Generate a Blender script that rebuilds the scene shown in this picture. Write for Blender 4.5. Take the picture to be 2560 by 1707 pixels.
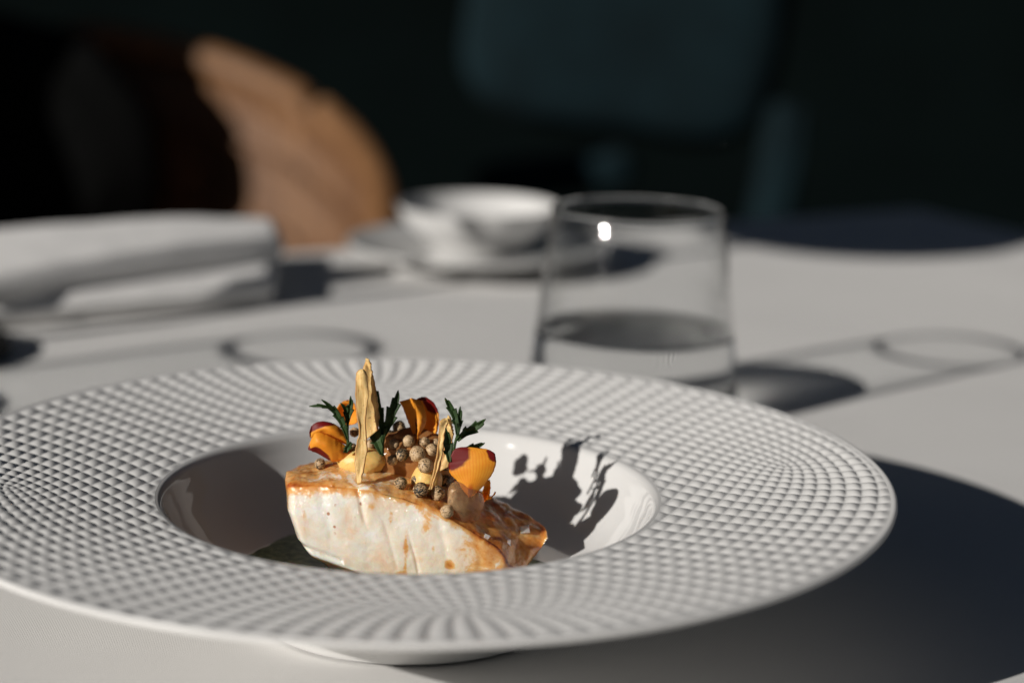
import bpy, bmesh, math, random
import numpy as np
from mathutils import Vector, Matrix, noise as mnoise

R = math.radians
rng = random.Random(7)
scene = bpy.context.scene
for o in list(bpy.data.objects):
    bpy.data.objects.remove(o, do_unlink=True)
col = scene.collection

# ------------------------------------------------------------------ camera
PITCH, ROLL, LENS = R(12.65), R(1.36), 70.0
CAM = np.array([.0289, -.559, .207])
cd = bpy.data.cameras.new('camera')
cam = bpy.data.objects.new('camera', cd)
col.objects.link(cam)
cd.lens, cd.sensor_width = LENS, 36.0
cd.clip_start, cd.clip_end = .01, 50
cam.matrix_world = Matrix.Translation(Vector(CAM)) @ Matrix.Rotation(R(90) - PITCH, 4, 'X') @ Matrix.Rotation(ROLL, 4, 'Z')
cd.dof.use_dof = True
cd.dof.focus_distance = .574
cd.dof.aperture_fstop = 5.6
scene.camera = cam

# ------------------------------------------------------------------ light
SUN = Vector((1.90, 1.58, -1.0)).normalized()
SUN_EL = math.asin(-SUN.z)
SUN_AZ = math.atan2(-SUN.x, -SUN.y)
world = bpy.data.worlds.new('World')
scene.world = world
world.use_nodes = True
wn = world.node_tree.nodes
sky = wn.new('ShaderNodeTexSky')
sky.sky_type = 'NISHITA'
sky.sun_disc = False
sky.ozone_density = 2.5
sky.sun_elevation = SUN_EL
sky.sun_rotation = SUN_AZ
world.node_tree.links.new(sky.outputs[0], wn['Background'].inputs[0])
wn['Background'].inputs[1].default_value = .010
ld = bpy.data.lights.new('sun', 'SUN')
ld.energy = 4.2
ld.angle = R(.53)
ld.color = (1.0, .955, .895)
sun = bpy.data.objects.new('sun', ld)
col.objects.link(sun)
sun.rotation_euler = SUN.to_track_quat('-Z', 'Y').to_euler()
sun.location = (-1, -1, 1)

vs = scene.view_settings
vs.view_transform = 'Standard'
vs.look = 'None'
vs.exposure = 0.0
vs.gamma = 1.0
vs.use_curve_mapping = False
scene.cycles.use_denoising = True
scene.cycles.max_bounces = 12
scene.cycles.transmission_bounces = 12
scene.cycles.transparent_max_bounces = 16
scene.cycles.sample_clamp_indirect = 25.0


# ------------------------------------------------------------------ helpers
def tag(o, label=None, cat=None, group=None, kind=None):
    for k, v in (('label', label), ('category', cat), ('group', group), ('kind', kind)):
        if v:
            o[k] = v
    return o


def empty(name, loc=(0, 0, 0), rz=0):
    o = bpy.data.objects.new(name, None)
    o.location = loc
    o.rotation_euler = (0, 0, rz)
    o.empty_display_size = .01
    col.objects.link(o)
    return o


def mesh_obj(name, verts, faces, mat, parent=None, smooth=True, loc=None):
    me = bpy.data.meshes.new(name)
    me.from_pydata([tuple(v) for v in verts], [], [tuple(f) for f in faces])
    me.update()
    if smooth:
        me.polygons.foreach_set('use_smooth', [True] * len(me.polygons))
    me.materials.append(mat)
    o = bpy.data.objects.new(name, me)
    col.objects.link(o)
    if parent:
        o.parent = parent
    if loc is not None:
        o.location = loc
    return o


def attr(o, name, vals):
    a = o.data.attributes.new(name, 'FLOAT', 'POINT')
    a.data.foreach_set('value', np.asarray(vals, dtype=np.float32))


def grid_faces(n, m, wrap_n=False, wrap_m=False):
    f = []
    for i in range(n if wrap_n else n - 1):
        for j in range(m if wrap_m else m - 1):
            a, b = i, (i + 1) % n
            c, d = j, (j + 1) % m
            f.append((a * m + c, b * m + c, b * m + d, a * m + d))
    return f


def lathe(profile, seg=160):
    """profile: list of (r, z) from outside-in or bottom-up, revolved round z."""
    v, n = [], len(profile)
    for k in range(seg):
        a = 2 * math.pi * k / seg
        c, s = math.cos(a), math.sin(a)
        for r, z in profile:
            v.append((r * c, r * s, z))
    return v, grid_faces(seg, n, wrap_n=True)


def smooth_profile(pts, n):
    """Catmull-Rom resample of a polyline of any dimension."""
    P = np.asarray(pts, float)
    P = np.vstack([2 * P[0] - P[1], P, 2 * P[-1] - P[-2]])
    seg = len(P) - 3
    out = []
    for t in np.linspace(0, seg, n):
        i = min(int(t), seg - 1)
        u = t - i
        a, b, c, d = P[i:i + 4]
        out.append(.5 * ((2 * b) + (c - a) * u + (2 * a - 5 * b + 4 * c - d) * u * u + (3 * b - a - 3 * c + d) * u ** 3))
    return np.array(out)


def fbm(p, octaves=4, seed=0.0):
    return mnoise.fractal(Vector(p) + Vector((seed, seed * 1.7, -seed)), 1.0, 2.0, octaves, noise_basis='PERLIN_ORIGINAL')


# a point of the place, found from where it stands in the photograph (2560 wide) and its real depth Y
_F = LENS / 36 * 2560


def ray(u, v):
    u, v = u - 1280, v - 853.5
    c, s = math.cos(-ROLL), math.sin(-ROLL)
    u, v = u * c - v * s, u * s + v * c
    c, s = math.cos(PITCH), math.sin(PITCH)
    return np.array([u / _F, c - v / _F * s, -s - v / _F * c])


def at(u, v, Y):
    d = ray(u, v)
    return CAM + d * ((Y - CAM[1]) / d[1])


def zpx(x, y):
    """coordinates read in the enlarged view of the garnish -> photograph pixels"""
    return 660 + x / 2.613, 860 + y / 2.613


def gz(x, y, Y):
    return at(*zpx(x, y), Y)


# ------------------------------------------------------------------ materials
def new_mat(name):
    m = bpy.data.materials.new(name)
    m.use_nodes = True
    nt = m.node_tree
    return m, nt, nt.nodes['Principled BSDF']


def N(nt, kind, **kw):
    n = nt.nodes.new(kind)
    for k, v in kw.items():
        if k.startswith('i_'):
            n.inputs[k[2:].replace('_', ' ')].default_value = v
        else:
            setattr(n, k, v)
    return n


def coords(nt, which='Object'):
    return N(nt, 'ShaderNodeTexCoord').outputs[which]


def ramp(nt, fac, stops, interp='LINEAR'):
    r = N(nt, 'ShaderNodeValToRGB')
    r.color_ramp.interpolation = interp
    el = r.color_ramp.elements
    while len(el) < len(stops):
        el.new(.5)
    for e, (p, c) in zip(el, stops):
        e.position = p
        e.color = (*c, 1) if len(c) == 3 else c
    nt.links.new(fac, r.inputs[0])
    return r.outputs[0]


def noise_tex(nt, scale, detail=4, rough=.55, vec=None, dist=0.0):
    n = N(nt, 'ShaderNodeTexNoise')
    n.inputs['Scale'].default_value = scale
    n.inputs['Detail'].default_value = detail
    n.inputs['Roughness'].default_value = rough
    n.inputs['Distortion'].default_value = dist
    if vec is not None:
        nt.links.new(vec, n.inputs['Vector'])
    return n.outputs[0]


def math_n(nt, op, a, b=None, clamp=False):
    n = N(nt, 'ShaderNodeMath', operation=op, use_clamp=clamp)
    for k, x in ((0, a), (1, b)):
        if x is None:
            continue
        if isinstance(x, (int, float)):
            n.inputs[k].default_value = x
        else:
            nt.links.new(x, n.inputs[k])
    return n.outputs[0]


def mix_col(nt, fac, a, b):
    n = N(nt, 'ShaderNodeMix', data_type='RGBA')
    for k, x in ((0, fac), (6, a), (7, b)):
        if isinstance(x, (int, float)):
            n.inputs[k].default_value = x
        elif isinstance(x, tuple):
            n.inputs[k].default_value = (*x, 1)
        else:
            nt.links.new(x, n.inputs[k])
    return n.outputs[2]


def bump(nt, bsdf, height, strength, dist):
    b = N(nt, 'ShaderNodeBump')
    b.inputs['Strength'].default_value = strength
    b.inputs['Distance'].default_value = dist
    nt.links.new(height, b.inputs['Height'])
    nt.links.new(b.outputs[0], bsdf.inputs['Normal'])
    return b


def attr_n(nt, name):
    return N(nt, 'ShaderNodeAttribute', attribute_name=name).outputs['Fac']


def simple(name, rgb, rough=.5, var=.08, scale=60, **kw):
    m, nt, b = new_mat(name)
    f = noise_tex(nt, scale, 3, .6, coords(nt))
    lo = tuple(c * (1 - var) for c in rgb)
    hi = tuple(min(1, c * (1 + var)) for c in rgb)
    nt.links.new(ramp(nt, f, [(.3, lo), (.7, hi)]), b.inputs['Base Color'])
    b.inputs['Roughness'].default_value = rough
    for k, v in kw.items():
        b.inputs[k.replace('_', ' ')].default_value = v
    return m


# porcelain, glazed
def porcelain(name, rough, k=1.0):
    m, nt, b = new_mat(name)
    co = coords(nt)
    f = noise_tex(nt, 35, 3, .5, co)
    nt.links.new(ramp(nt, f, [(.3, (.70 * k, .695 * k, .685 * k)), (.7, (.74 * k, .735 * k, .725 * k))]), b.inputs['Base Color'])
    b.inputs['IOR'].default_value = 1.52
    r = noise_tex(nt, 220, 3, .6, co)
    nt.links.new(ramp(nt, r, [(.3, (rough * .8,) * 3), (.75, (rough * 1.25,) * 3)]), b.inputs['Roughness'])
    return m


M = {}
M['glaze'] = porcelain('glazed_porcelain', .045, .88)
M['bisque'] = porcelain('satin_porcelain', .33, 1.03)


# tablecloth: fine woven rib
def cloth_mat(name, rgb, rib=1150.0):
    m, nt, b = new_mat(name)
    co = coords(nt)
    w1 = N(nt, 'ShaderNodeTexWave', wave_type='BANDS', bands_direction='X')
    w1.inputs['Scale'].default_value = rib / 6.283 / 1.0
    w1.inputs['Distortion'].default_value = .25
    w1.inputs['Detail'].default_value = 1
    w2 = N(nt, 'ShaderNodeTexWave', wave_type='BANDS', bands_direction='Y')
    w2.inputs['Scale'].default_value = rib / 6.283 * 1.25
    w2.inputs['Distortion'].default_value = .3
    mp = N(nt, 'ShaderNodeMapping')
    mp.inputs['Rotation'].default_value = (0, 0, R(-6))
    nt.links.new(co, mp.inputs[0])
    nt.links.new(mp.outputs[0], w1.inputs[0])
    nt.links.new(mp.outputs[0], w2.inputs[0])
    h = math_n(nt, 'ADD', math_n(nt, 'MULTIPLY', w1.outputs['Fac'], .7), math_n(nt, 'MULTIPLY', w2.outputs['Fac'], .45))
    fl = noise_tex(nt, 1500, 2, .6, co)
    h = math_n(nt, 'ADD', h, math_n(nt, 'MULTIPLY', fl, .5))
    big = noise_tex(nt, 9, 4, .55, co)
    lo = tuple(c * .93 for c in rgb)
    c1 = ramp(nt, big, [(.3, lo), (.7, rgb)])
    c2 = mix_col(nt, math_n(nt, 'MULTIPLY', w1.outputs['Fac'], .16), c1, tuple(c * .55 for c in rgb))
    nt.links.new(c2, b.inputs['Base Color'])
    b.inputs['Roughness'].default_value = .85
    b.inputs['Specular IOR Level'].default_value = .25
    b.inputs['Sheen Weight'].default_value = .15
    bump(nt, b, h, .5, .00012)
    return m


M['cloth'] = cloth_mat('white_table_linen', (.70, .69, .675), 4200)
M['napkin'] = cloth_mat('white_napkin_linen', (.80, .79, .78), 3000)


# fish flesh with seared skin
def fish_mat():
    m, nt, b = new_mat('seared_cod')
    co = coords(nt)
    sear = attr_n(nt, 'sear')
    n1 = noise_tex(nt, 170, 6, .62, co, .6)
    n2 = noise_tex(nt, 520, 5, .65, co)
    n3 = noise_tex(nt, 75, 4, .6, co, .8)
    s = math_n(nt, 'ADD', sear, math_n(nt, 'MULTIPLY', math_n(nt, 'SUBTRACT', n1, .5), 1.15))
    s = math_n(nt, 'ADD', s, math_n(nt, 'MULTIPLY', math_n(nt, 'SUBTRACT', n2, .5), .35))
    flesh = ramp(nt, n3, [(.30, (.93, .64, .43)), (.45, (.95, .80, .65)), (.64, (.96, .90, .82))])
    skin = ramp(nt, s, [(.22, (.88, .74, .58)), (.38, (.84, .50, .21)), (.58, (.74, .32, .075)), (.82, (.45, .11, .02)), (1.0, (.17, .035, .008))])
    fac = ramp(nt, s, [(.16, (0, 0, 0)), (.36, (1, 1, 1))])
    c = mix_col(nt, fac, flesh, skin)
    # small specks of spice
    vo = N(nt, 'ShaderNodeTexVoronoi')
    vo.inputs['Scale'].default_value = 260
    nt.links.new(co, vo.inputs['Vector'])
    sp = ramp(nt, vo.outputs['Distance'], [(.0, (1, 1, 1)), (.10, (1, 1, 1)), (.17, (0, 0, 0))])
    gate = ramp(nt, noise_tex(nt, 95, 3, .6, co), [(.56, (0, 0, 0)), (.62, (1, 1, 1))])
    c = mix_col(nt, math_n(nt, 'MULTIPLY', math_n(nt, 'MULTIPLY', sp, gate), .8), c, (.42, .13, .02))
    nt.links.new(c, b.inputs['Base Color'])
    b.inputs['Subsurface Weight'].default_value = .7
    b.inputs['Subsurface Radius'].default_value = (.9, .45, .25)
    b.inputs['Subsurface Scale'].default_value = .0035
    rr = noise_tex(nt, 420, 4, .6, co)
    nt.links.new(ramp(nt, rr, [(.35, (.10,) * 3), (.7, (.34,) * 3)]), b.inputs['Roughness'])
    b.inputs['Coat Weight'].default_value = .7
    b.inputs['Coat Roughness'].default_value = .10
    b.inputs['Coat IOR'].default_value = 1.6
    h = math_n(nt, 'ADD', noise_tex(nt, 700, 5, .65, co), math_n(nt, 'MULTIPLY', noise_tex(nt, 230, 4, .6, co, .5), 1.4))
    bump(nt, b, h, .35, .0004)
    cb = N(nt, 'ShaderNodeBump')
    cb.inputs['Strength'].default_value = 1.0
    cb.inputs['Distance'].default_value = .00075
    h2 = math_n(nt, 'ADD', noise_tex(nt, 620, 3, .55, co), math_n(nt, 'MULTIPLY', noise_tex(nt, 180, 2, .5, co), 1.2))
    nt.links.new(h2, cb.inputs['Height'])
    nt.links.new(cb.outputs[0], b.inputs['Coat Normal'])
    return m


M['fish'] = fish_mat()


def petal_mat():
    m, nt, b = new_mat('orange_petal')
    co = coords(nt)
    tip = attr_n(nt, 'tip')
    across = attr_n(nt, 'across')
    n = noise_tex(nt, 260, 4, .6, co)
    vein = N(nt, 'ShaderNodeTexWave', wave_type='BANDS', bands_direction='X')
    vein.inputs['Scale'].default_value = 4.6
    vein.inputs['Distortion'].default_value = 1.6
    vein.inputs['Detail'].default_value = 2
    cv = N(nt, 'ShaderNodeCombineXYZ')
    nt.links.new(across, cv.inputs[0])
    nt.links.new(math_n(nt, 'MULTIPLY', attr_n(nt, 'along'), .35), cv.inputs[1])
    nt.links.new(cv.outputs[0], vein.inputs[0])
    yel = ramp(nt, n, [(.3, (.95, .36, .020)), (.7, (1.0, .50, .045))])
    base = mix_col(nt, math_n(nt, 'MULTIPLY', math_n(nt, 'POWER', vein.outputs['Fac'], 3.0), .40), yel, (.86, .20, .008))
    t = math_n(nt, 'ADD', tip, math_n(nt, 'MULTIPLY', math_n(nt, 'SUBTRACT', n, .5), .45))
    red = ramp(nt, t, [(.43, (0, 0, 0)), (.56, (1, 1, 1))])
    c = mix_col(nt, red, base, (.20, .004, .003))
    throat = ramp(nt, math_n(nt, 'ADD', attr_n(nt, 'throat'), math_n(nt, 'MULTIPLY', math_n(nt, 'SUBTRACT', n, .5), .5)), [(.55, (0, 0, 0)), (.85, (1, 1, 1))])
    c = mix_col(nt, math_n(nt, 'MULTIPLY', throat, .8), c, (.45, .03, .004))
    nt.links.new(c, b.inputs['Base Color'])
    b.inputs['Roughness'].default_value = .55
    tr = N(nt, 'ShaderNodeBsdfTranslucent')
    nt.links.new(c, tr.inputs[0])
    mx = N(nt, 'ShaderNodeMixShader')
    mx.inputs[0].default_value = .30
    nt.links.new(b.outputs[0], mx.inputs[1])
    nt.links.new(tr.outputs[0], mx.inputs[2])
    nt.links.new(mx.outputs[0], nt.nodes['Material Output'].inputs[0])
    bump(nt, b, n, .15, .0002)
    return m


M['petal'] = petal_mat()


def leaf_mat():
    m, nt, b = new_mat('dark_green_leaf')
    co = coords(nt)
    n = noise_tex(nt, 300, 4, .6, co)
    g = ramp(nt, n, [(.3, (.018, .045, .010)), (.7, (.042, .095, .018))])
    rib = ramp(nt, attr_n(nt, 'rib'), [(.80, (0, 0, 0)), (.97, (1, 1, 1))])
    c = mix_col(nt, math_n(nt, 'MULTIPLY', rib, .7), g, (.06, .13, .035))
    nt.links.new(c, b.inputs['Base Color'])
    b.inputs['Roughness'].default_value = .6
    tr = N(nt, 'ShaderNodeBsdfTranslucent')
    tr.inputs[0].default_value = (.05, .15, .02, 1)
    mx = N(nt, 'ShaderNodeMixShader')
    mx.inputs[0].default_value = .3
    nt.links.new(b.outputs[0], mx.inputs[1])
    nt.links.new(tr.outputs[0], mx.inputs[2])
    nt.links.new(mx.outputs[0], nt.nodes['Material Output'].inputs[0])
    bump(nt, b, n, .3, .0003)
    return m


M['leaf'] = leaf_mat()


def crisp_mat():
    m, nt, b = new_mat('toasted_crisp')
    co = coords(nt)
    cv = N(nt, 'ShaderNodeCombineXYZ')
    nt.links.new(math_n(nt, 'MULTIPLY', attr_n(nt, 'across'), 7), cv.inputs[0])
    nt.links.new(math_n(nt, 'MULTIPLY', attr_n(nt, 'along'), 3), cv.inputs[1])
    fib = noise_tex(nt, 1.6, 5, .65, cv.outputs[0], .4)
    n = noise_tex(nt, 420, 5, .65, co)
    f = math_n(nt, 'ADD', math_n(nt, 'MULTIPLY', fib, .65), math_n(nt, 'MULTIPLY', n, .35))
    c = ramp(nt, f, [(.30, (.36, .16, .035)), (.43, (.70, .44, .15)), (.58, (.84, .60, .26)), (.78, (.90, .72, .42))])
    ed = math_n(nt, 'ABSOLUTE', math_n(nt, 'SUBTRACT', math_n(nt, 'MULTIPLY', attr_n(nt, 'across'), 2), 1))
    ed = math_n(nt, 'ADD', ed, math_n(nt, 'MULTIPLY', math_n(nt, 'SUBTRACT', n, .5), .8))
    c = mix_col(nt, math_n(nt, 'MULTIPLY', ramp(nt, ed, [(.72, (0, 0, 0)), (1.05, (1, 1, 1))]), .75), c, (.40, .17, .04))
    pit = ramp(nt, noise_tex(nt, 900, 3, .6, co), [(.62, (0, 0, 0)), (.70, (1, 1, 1))])
    c = mix_col(nt, math_n(nt, 'MULTIPLY', pit, .6), c, (.30, .13, .03))
    nt.links.new(c, b.inputs['Base Color'])
    b.inputs['Roughness'].default_value = .6
    b.inputs['Subsurface Weight'].default_value = .15
    b.inputs['Subsurface Scale'].default_value = .001
    bump(nt, b, f, .35, .00012)
    return m


M['crisp'] = crisp_mat()


def pepper_mat():
    m, nt, b = new_mat('speckled_peppercorn')
    co = coords(nt)
    info = N(nt, 'ShaderNodeObjectInfo')
    n = noise_tex(nt, 1900, 4, .7, co)
    big = noise_tex(nt, 320, 3, .6, co)
    f = math_n(nt, 'ADD', n, math_n(nt, 'MULTIPLY', math_n(nt, 'SUBTRACT', big, .5), .45))
    f = math_n(nt, 'ADD', f, math_n(nt, 'MULTIPLY', math_n(nt, 'SUBTRACT', info.outputs['Random'], .5), .16))
    c = ramp(nt, f, [(.37, (.008, .010, .008)), (.43, (.04, .03, .015)), (.485, (.40, .25, .12)), (.64, (.64, .46, .27))])
    nt.links.new(c, b.inputs['Base Color'])
    b.inputs['Roughness'].default_value = .6
    b.inputs['Coat Weight'].default_value = .08
    b.inputs['Coat Roughness'].default_value = .15
    bump(nt, b, f, .5, .0002)
    return m


M['pepper'] = pepper_mat()


def blob_mat(name, rgb, sss, rough, trans=0.0, scale=.003, radius=(1, .5, .2)):
    m, nt, b = new_mat(name)
    co = coords(nt)
    n = noise_tex(nt, 160, 4, .6, co)
    nt.links.new(ramp(nt, n, [(.3, tuple(c * .88 for c in rgb)), (.7, rgb)]), b.inputs['Base Color'])
    b.inputs['Subsurface Weight'].default_value = sss
    b.inputs['Subsurface Radius'].default_value = radius
    b.inputs['Subsurface Scale'].default_value = scale
    b.inputs['Roughness'].default_value = rough
    b.inputs['Transmission Weight'].default_value = trans
    b.inputs['IOR'].default_value = 1.38
    bump(nt, b, noise_tex(nt, 900, 4, .6, co), .25, .0004)
    return m


M['puree'] = blob_mat('yellow_puree', (.90, .58, .19), .4, .4)
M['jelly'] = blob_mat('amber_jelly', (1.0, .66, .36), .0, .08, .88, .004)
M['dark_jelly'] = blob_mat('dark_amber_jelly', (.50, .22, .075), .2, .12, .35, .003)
M['salt'] = blob_mat('salt_crystal', (.9, .87, .82), .2, .12, .6)
def sauce_mat():
    m, nt, b = new_mat('green_herb_sauce')
    co = coords(nt)
    n = noise_tex(nt, 420, 5, .7, co)
    nt.links.new(ramp(nt, n, [(.32, (.02, .035, .010)), (.5, (.10, .15, .05)), (.68, (.30, .33, .17))]), b.inputs['Base Color'])
    b.inputs['Roughness'].default_value = .35
    bump(nt, b, n, .5, .0006)
    return m


M['sauce'] = sauce_mat()


def rattan_mat():
    m, nt, b = new_mat('rattan_cane')
    co = coords(nt)
    n = noise_tex(nt, 70, 5, .6, co)
    rnd = N(nt, 'ShaderNodeObjectInfo').outputs['Random']
    c = ramp(nt, n, [(.3, (.13, .056, .018)), (.55, (.22, .105, .039)), (.8, (.30, .155, .065))])
    c = mix_col(nt, math_n(nt, 'MULTIPLY', rnd, .75), c, (.07, .026, .009))
    nt.links.new(c, b.inputs['Base Color'])
    b.inputs['Roughness'].default_value = .6
    bump(nt, b, n, .3, .002)
    return m


M['rattan'] = rattan_mat()
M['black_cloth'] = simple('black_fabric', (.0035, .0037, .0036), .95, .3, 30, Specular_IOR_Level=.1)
M['blue_cloth'] = simple('petrol_blue_with_shade', (.0036, .0115, .015), .9, .35, 9, Specular_IOR_Level=.15)  # petrol blue taken very dark, background shade included in the colour
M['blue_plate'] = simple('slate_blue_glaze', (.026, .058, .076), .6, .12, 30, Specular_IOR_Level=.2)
M['shade_toned_wall'] = simple('wall_shade_in_colour', (.0017, .0038, .0038), .95, .3, 2, Specular_IOR_Level=.05)  # near-black base: the shade over the background is put into the wall colour
M['shade_toned_floor'] = simple('floor_shade_in_colour', (.0035, .0032, .0028), .95, .3, 3, Specular_IOR_Level=.05)  # floor made almost black in place of the shade lying on it
M['dark_wood'] = simple('dark_wood', (.006, .005, .004), .7, .3, 20)


def thin_glass():
    m, nt, b = new_mat('thin_clear_glass')
    nt.nodes.remove(b)
    tr = N(nt, 'ShaderNodeBsdfTransparent')
    tr.inputs[0].default_value = (.993, .995, .995, 1)
    gl = N(nt, 'ShaderNodeBsdfGlossy')
    gl.inputs['Roughness'].default_value = .05
    co = coords(nt)
    lw = N(nt, 'ShaderNodeLayerWeight')
    lw.inputs['Blend'].default_value = .5
    frn = math_n(nt, 'ADD', math_n(nt, 'MULTIPLY', math_n(nt, 'POWER', lw.outputs['Facing'], 3.4), .96), .02)
    bp = N(nt, 'ShaderNodeBump')
    bp.inputs['Strength'].default_value = .25
    bp.inputs['Distance'].default_value = .004
    nt.links.new(noise_tex(nt, 55, 2, .5, co), bp.inputs['Height'])
    nt.links.new(bp.outputs[0], gl.inputs['Normal'])
    mx = N(nt, 'ShaderNodeMixShader')
    nt.links.new(frn, mx.inputs[0])
    nt.links.new(tr.outputs[0], mx.inputs[1])
    nt.links.new(gl.outputs[0], mx.inputs[2])
    nt.links.new(mx.outputs[0], nt.nodes['Material Output'].inputs[0])
    return m


def solid_glass(name, ior, rgb=(.985, .99, .99)):
    m, nt, b = new_mat(name)
    nt.nodes.remove(b)
    rf = N(nt, 'ShaderNodeBsdfRefraction')
    rf.inputs['Color'].default_value = (*rgb, 1)
    rf.inputs['Roughness'].default_value = 0.0
    rf.inputs['IOR'].default_value = ior
    gl = N(nt, 'ShaderNodeBsdfGlossy')
    gl.inputs['Roughness'].default_value = .02
    co = coords(nt)
    nt.links.new(ramp(nt, noise_tex(nt, 30, 2, .5, co), [(.3, (.97, .98, .98)), (.7, (1, 1, 1))]), gl.inputs['Color'])
    fr = N(nt, 'ShaderNodeFresnel')
    fr.inputs['IOR'].default_value = ior
    mx = N(nt, 'ShaderNodeMixShader')
    nt.links.new(fr.outputs[0], mx.inputs[0])
    nt.links.new(rf.outputs[0], mx.inputs[1])
    nt.links.new(gl.outputs[0], mx.inputs[2])
    nt.links.new(mx.outputs[0], nt.nodes['Material Output'].inputs[0])
    return m


M['thin_glass'] = thin_glass()
M['thick_glass'] = solid_glass('thick_clear_glass', 1.5)
M['water'] = solid_glass('water', 1.36)

# ------------------------------------------------------------------ the setting
CORNER = np.array([.310, .822])      # far corner of the table
E1, E2 = np.array([-.872, -.4895]), np.array([.4895, -.872])
fl = mesh_obj('floor', [(-6, -3, -.74), (6, -3, -.74), (6, 5, -.74), (-6, 5, -.74)], [(0, 1, 2, 3)], M['shade_toned_floor'], smooth=False)
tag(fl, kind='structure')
wl = mesh_obj('wall', [(-6, 4.2, -.74), (6, 4.2, -.74), (6, 4.2, 1.6), (-6, 4.2, 1.6)], [(0, 1, 2, 3)], M['shade_toned_wall'], smooth=False)
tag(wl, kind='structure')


def build_cloth():
    n, side, drop, rr = 190, 1.75, .30, .010
    u = np.concatenate([np.linspace(-drop, 0, 26)[:-1], np.linspace(0, .02, 8)[:-1], np.linspace(.02, side, n - 33)])
    n = len(u)

    def hang(q):
        """distance from the edge -> (inset, drop)"""
        if q >= 0:
            return q, 0.0
        a = min(-q / rr, math.pi / 2)
        return -rr * math.sin(a), -rr * (1 - math.cos(a)) - max(0, -q - rr * math.pi / 2)
    v = []
    for a in u:
        for b in u:
            ia, za = hang(a)
            ib, zb = hang(b)
            z = za + zb
            if a < 0 and b < 0:
                z = min(za, zb)
            fa = .010 * math.sin(b * 24 + 2 * math.sin(b * 5)) * min(1, max(0, -a) / .2)
            fb = .010 * math.sin(a * 22 + 2 * math.sin(a * 6)) * min(1, max(0, -b) / .2)
            p = CORNER + E1 * (ia - fa - .012 * min(1, max(0, -a) / .2)) + E2 * (ib - fb - .012 * min(1, max(0, -b) / .2))
            v.append((p[0], p[1], z - .0008 + .0010 * fbm((p[0] * 8, p[1] * 8, 0), 3, 2.0)))
    return v, [q[::-1] for q in grid_faces(n, n)]


v, f = build_cloth()
tc = mesh_obj('tablecloth', v, f, M['cloth'])
tag(tc, 'white woven linen tablecloth covering the whole table', 'tablecloth', kind='structure')

# ------------------------------------------------------------------ the plate
Z_IN, Z_OUT, R_IN, R_OUT = .0362, .0432, .0735, .1382


def emboss(nr=170, na=1900):
    """woven square relief, gathered at four points of the rim"""
    rs, n, az, kap = .114, 30, R(10.1), 1.45
    s = rs * 1.1107207 / n
    th = np.linspace(0, 2 * np.pi, na, endpoint=False) + 1e-4
    rr = np.linspace(R_IN, R_OUT, nr)
    e = np.exp(1j * (th - az))

    def deriv(r):
        z = e * (r / rs)
        return 1 / ((1 - z) ** .25 * (1 + z) ** .25 * (1 - 1j * z) ** .25 * (1 + 1j * z) ** .25)
    # integrate along every ray from the centre outwards
    w = np.zeros(na, complex)
    r0, H = 0.0, np.zeros((na, nr))
    for i, r1 in enumerate(rs * (rr / rs) ** kap):
        steps = 260 if i == 0 else 8
        t = r0 + (np.arange(steps) + .5) / steps * (r1 - r0)
        for q in t:
            w = w + deriv(q) * e * (r1 - r0) / steps
        r0 = r1
        ww = w / s
        loc = np.abs(1 / deriv(r1))           # local cell size
        amp = .155 * math.sqrt(2) * s * .88 * np.clip(loc, 0, 1.15) * np.clip((loc - .1) / .35, 0, 1)
        edge = max(0, min(1, (rr[i] - R_IN) / .0022) * min(1, (R_OUT - rr[i]) / .0024))
        fa, fb = np.pi * (ww.real + ww.imag), np.pi * (ww.real - ww.imag)
        H[:, i] = amp * ((np.abs(np.sin(fa / 2)) * np.abs(np.sin(fb / 2)) + 1e-6) ** .8 - .45) * edge
    prof = Z_IN + (Z_OUT - Z_IN) * ((rr - R_IN) / (R_OUT - R_IN)) ** 1.05
    V = np.zeros((na, nr, 3))
    V[:, :, 0] = np.cos(th)[:, None] * rr
    V[:, :, 1] = np.sin(th)[:, None] * rr
    V[:, :, 2] = prof + H
    return V.reshape(-1, 3), na, nr


plate = empty('soup_plate')
tag(plate, 'white porcelain rim plate with a woven relief on its wide rim, holding the fish', 'plate')
V, na, nr = emboss()
ai = np.arange(na)
i0 = (ai[:, None] * nr + np.arange(nr - 1)).ravel()
i1 = (((ai + 1) % na)[:, None] * nr + np.arange(nr - 1)).ravel()
F4 = np.stack([i0, i0 + 1, i1 + 1, i1], 1)
me = bpy.data.meshes.new('rim')
me.vertices.add(len(V))
me.vertices.foreach_set('co', V.ravel())
me.loops.add(F4.size)
me.loops.foreach_set('vertex_index', F4[:, ::-1].ravel() if False else F4.ravel())
me.polygons.add(len(F4))
me.polygons.foreach_set('loop_start', np.arange(0, F4.size, 4))
me.polygons.foreach_set('use_smooth', np.ones(len(F4), bool))
me.update(calc_edges=True)
me.validate()
me.materials.append(M['bisque'])
rim = bpy.data.objects.new('rim', me)
col.objects.link(rim)
rim.parent = plate
rim['label'] = 'wide rim with woven relief'

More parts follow.
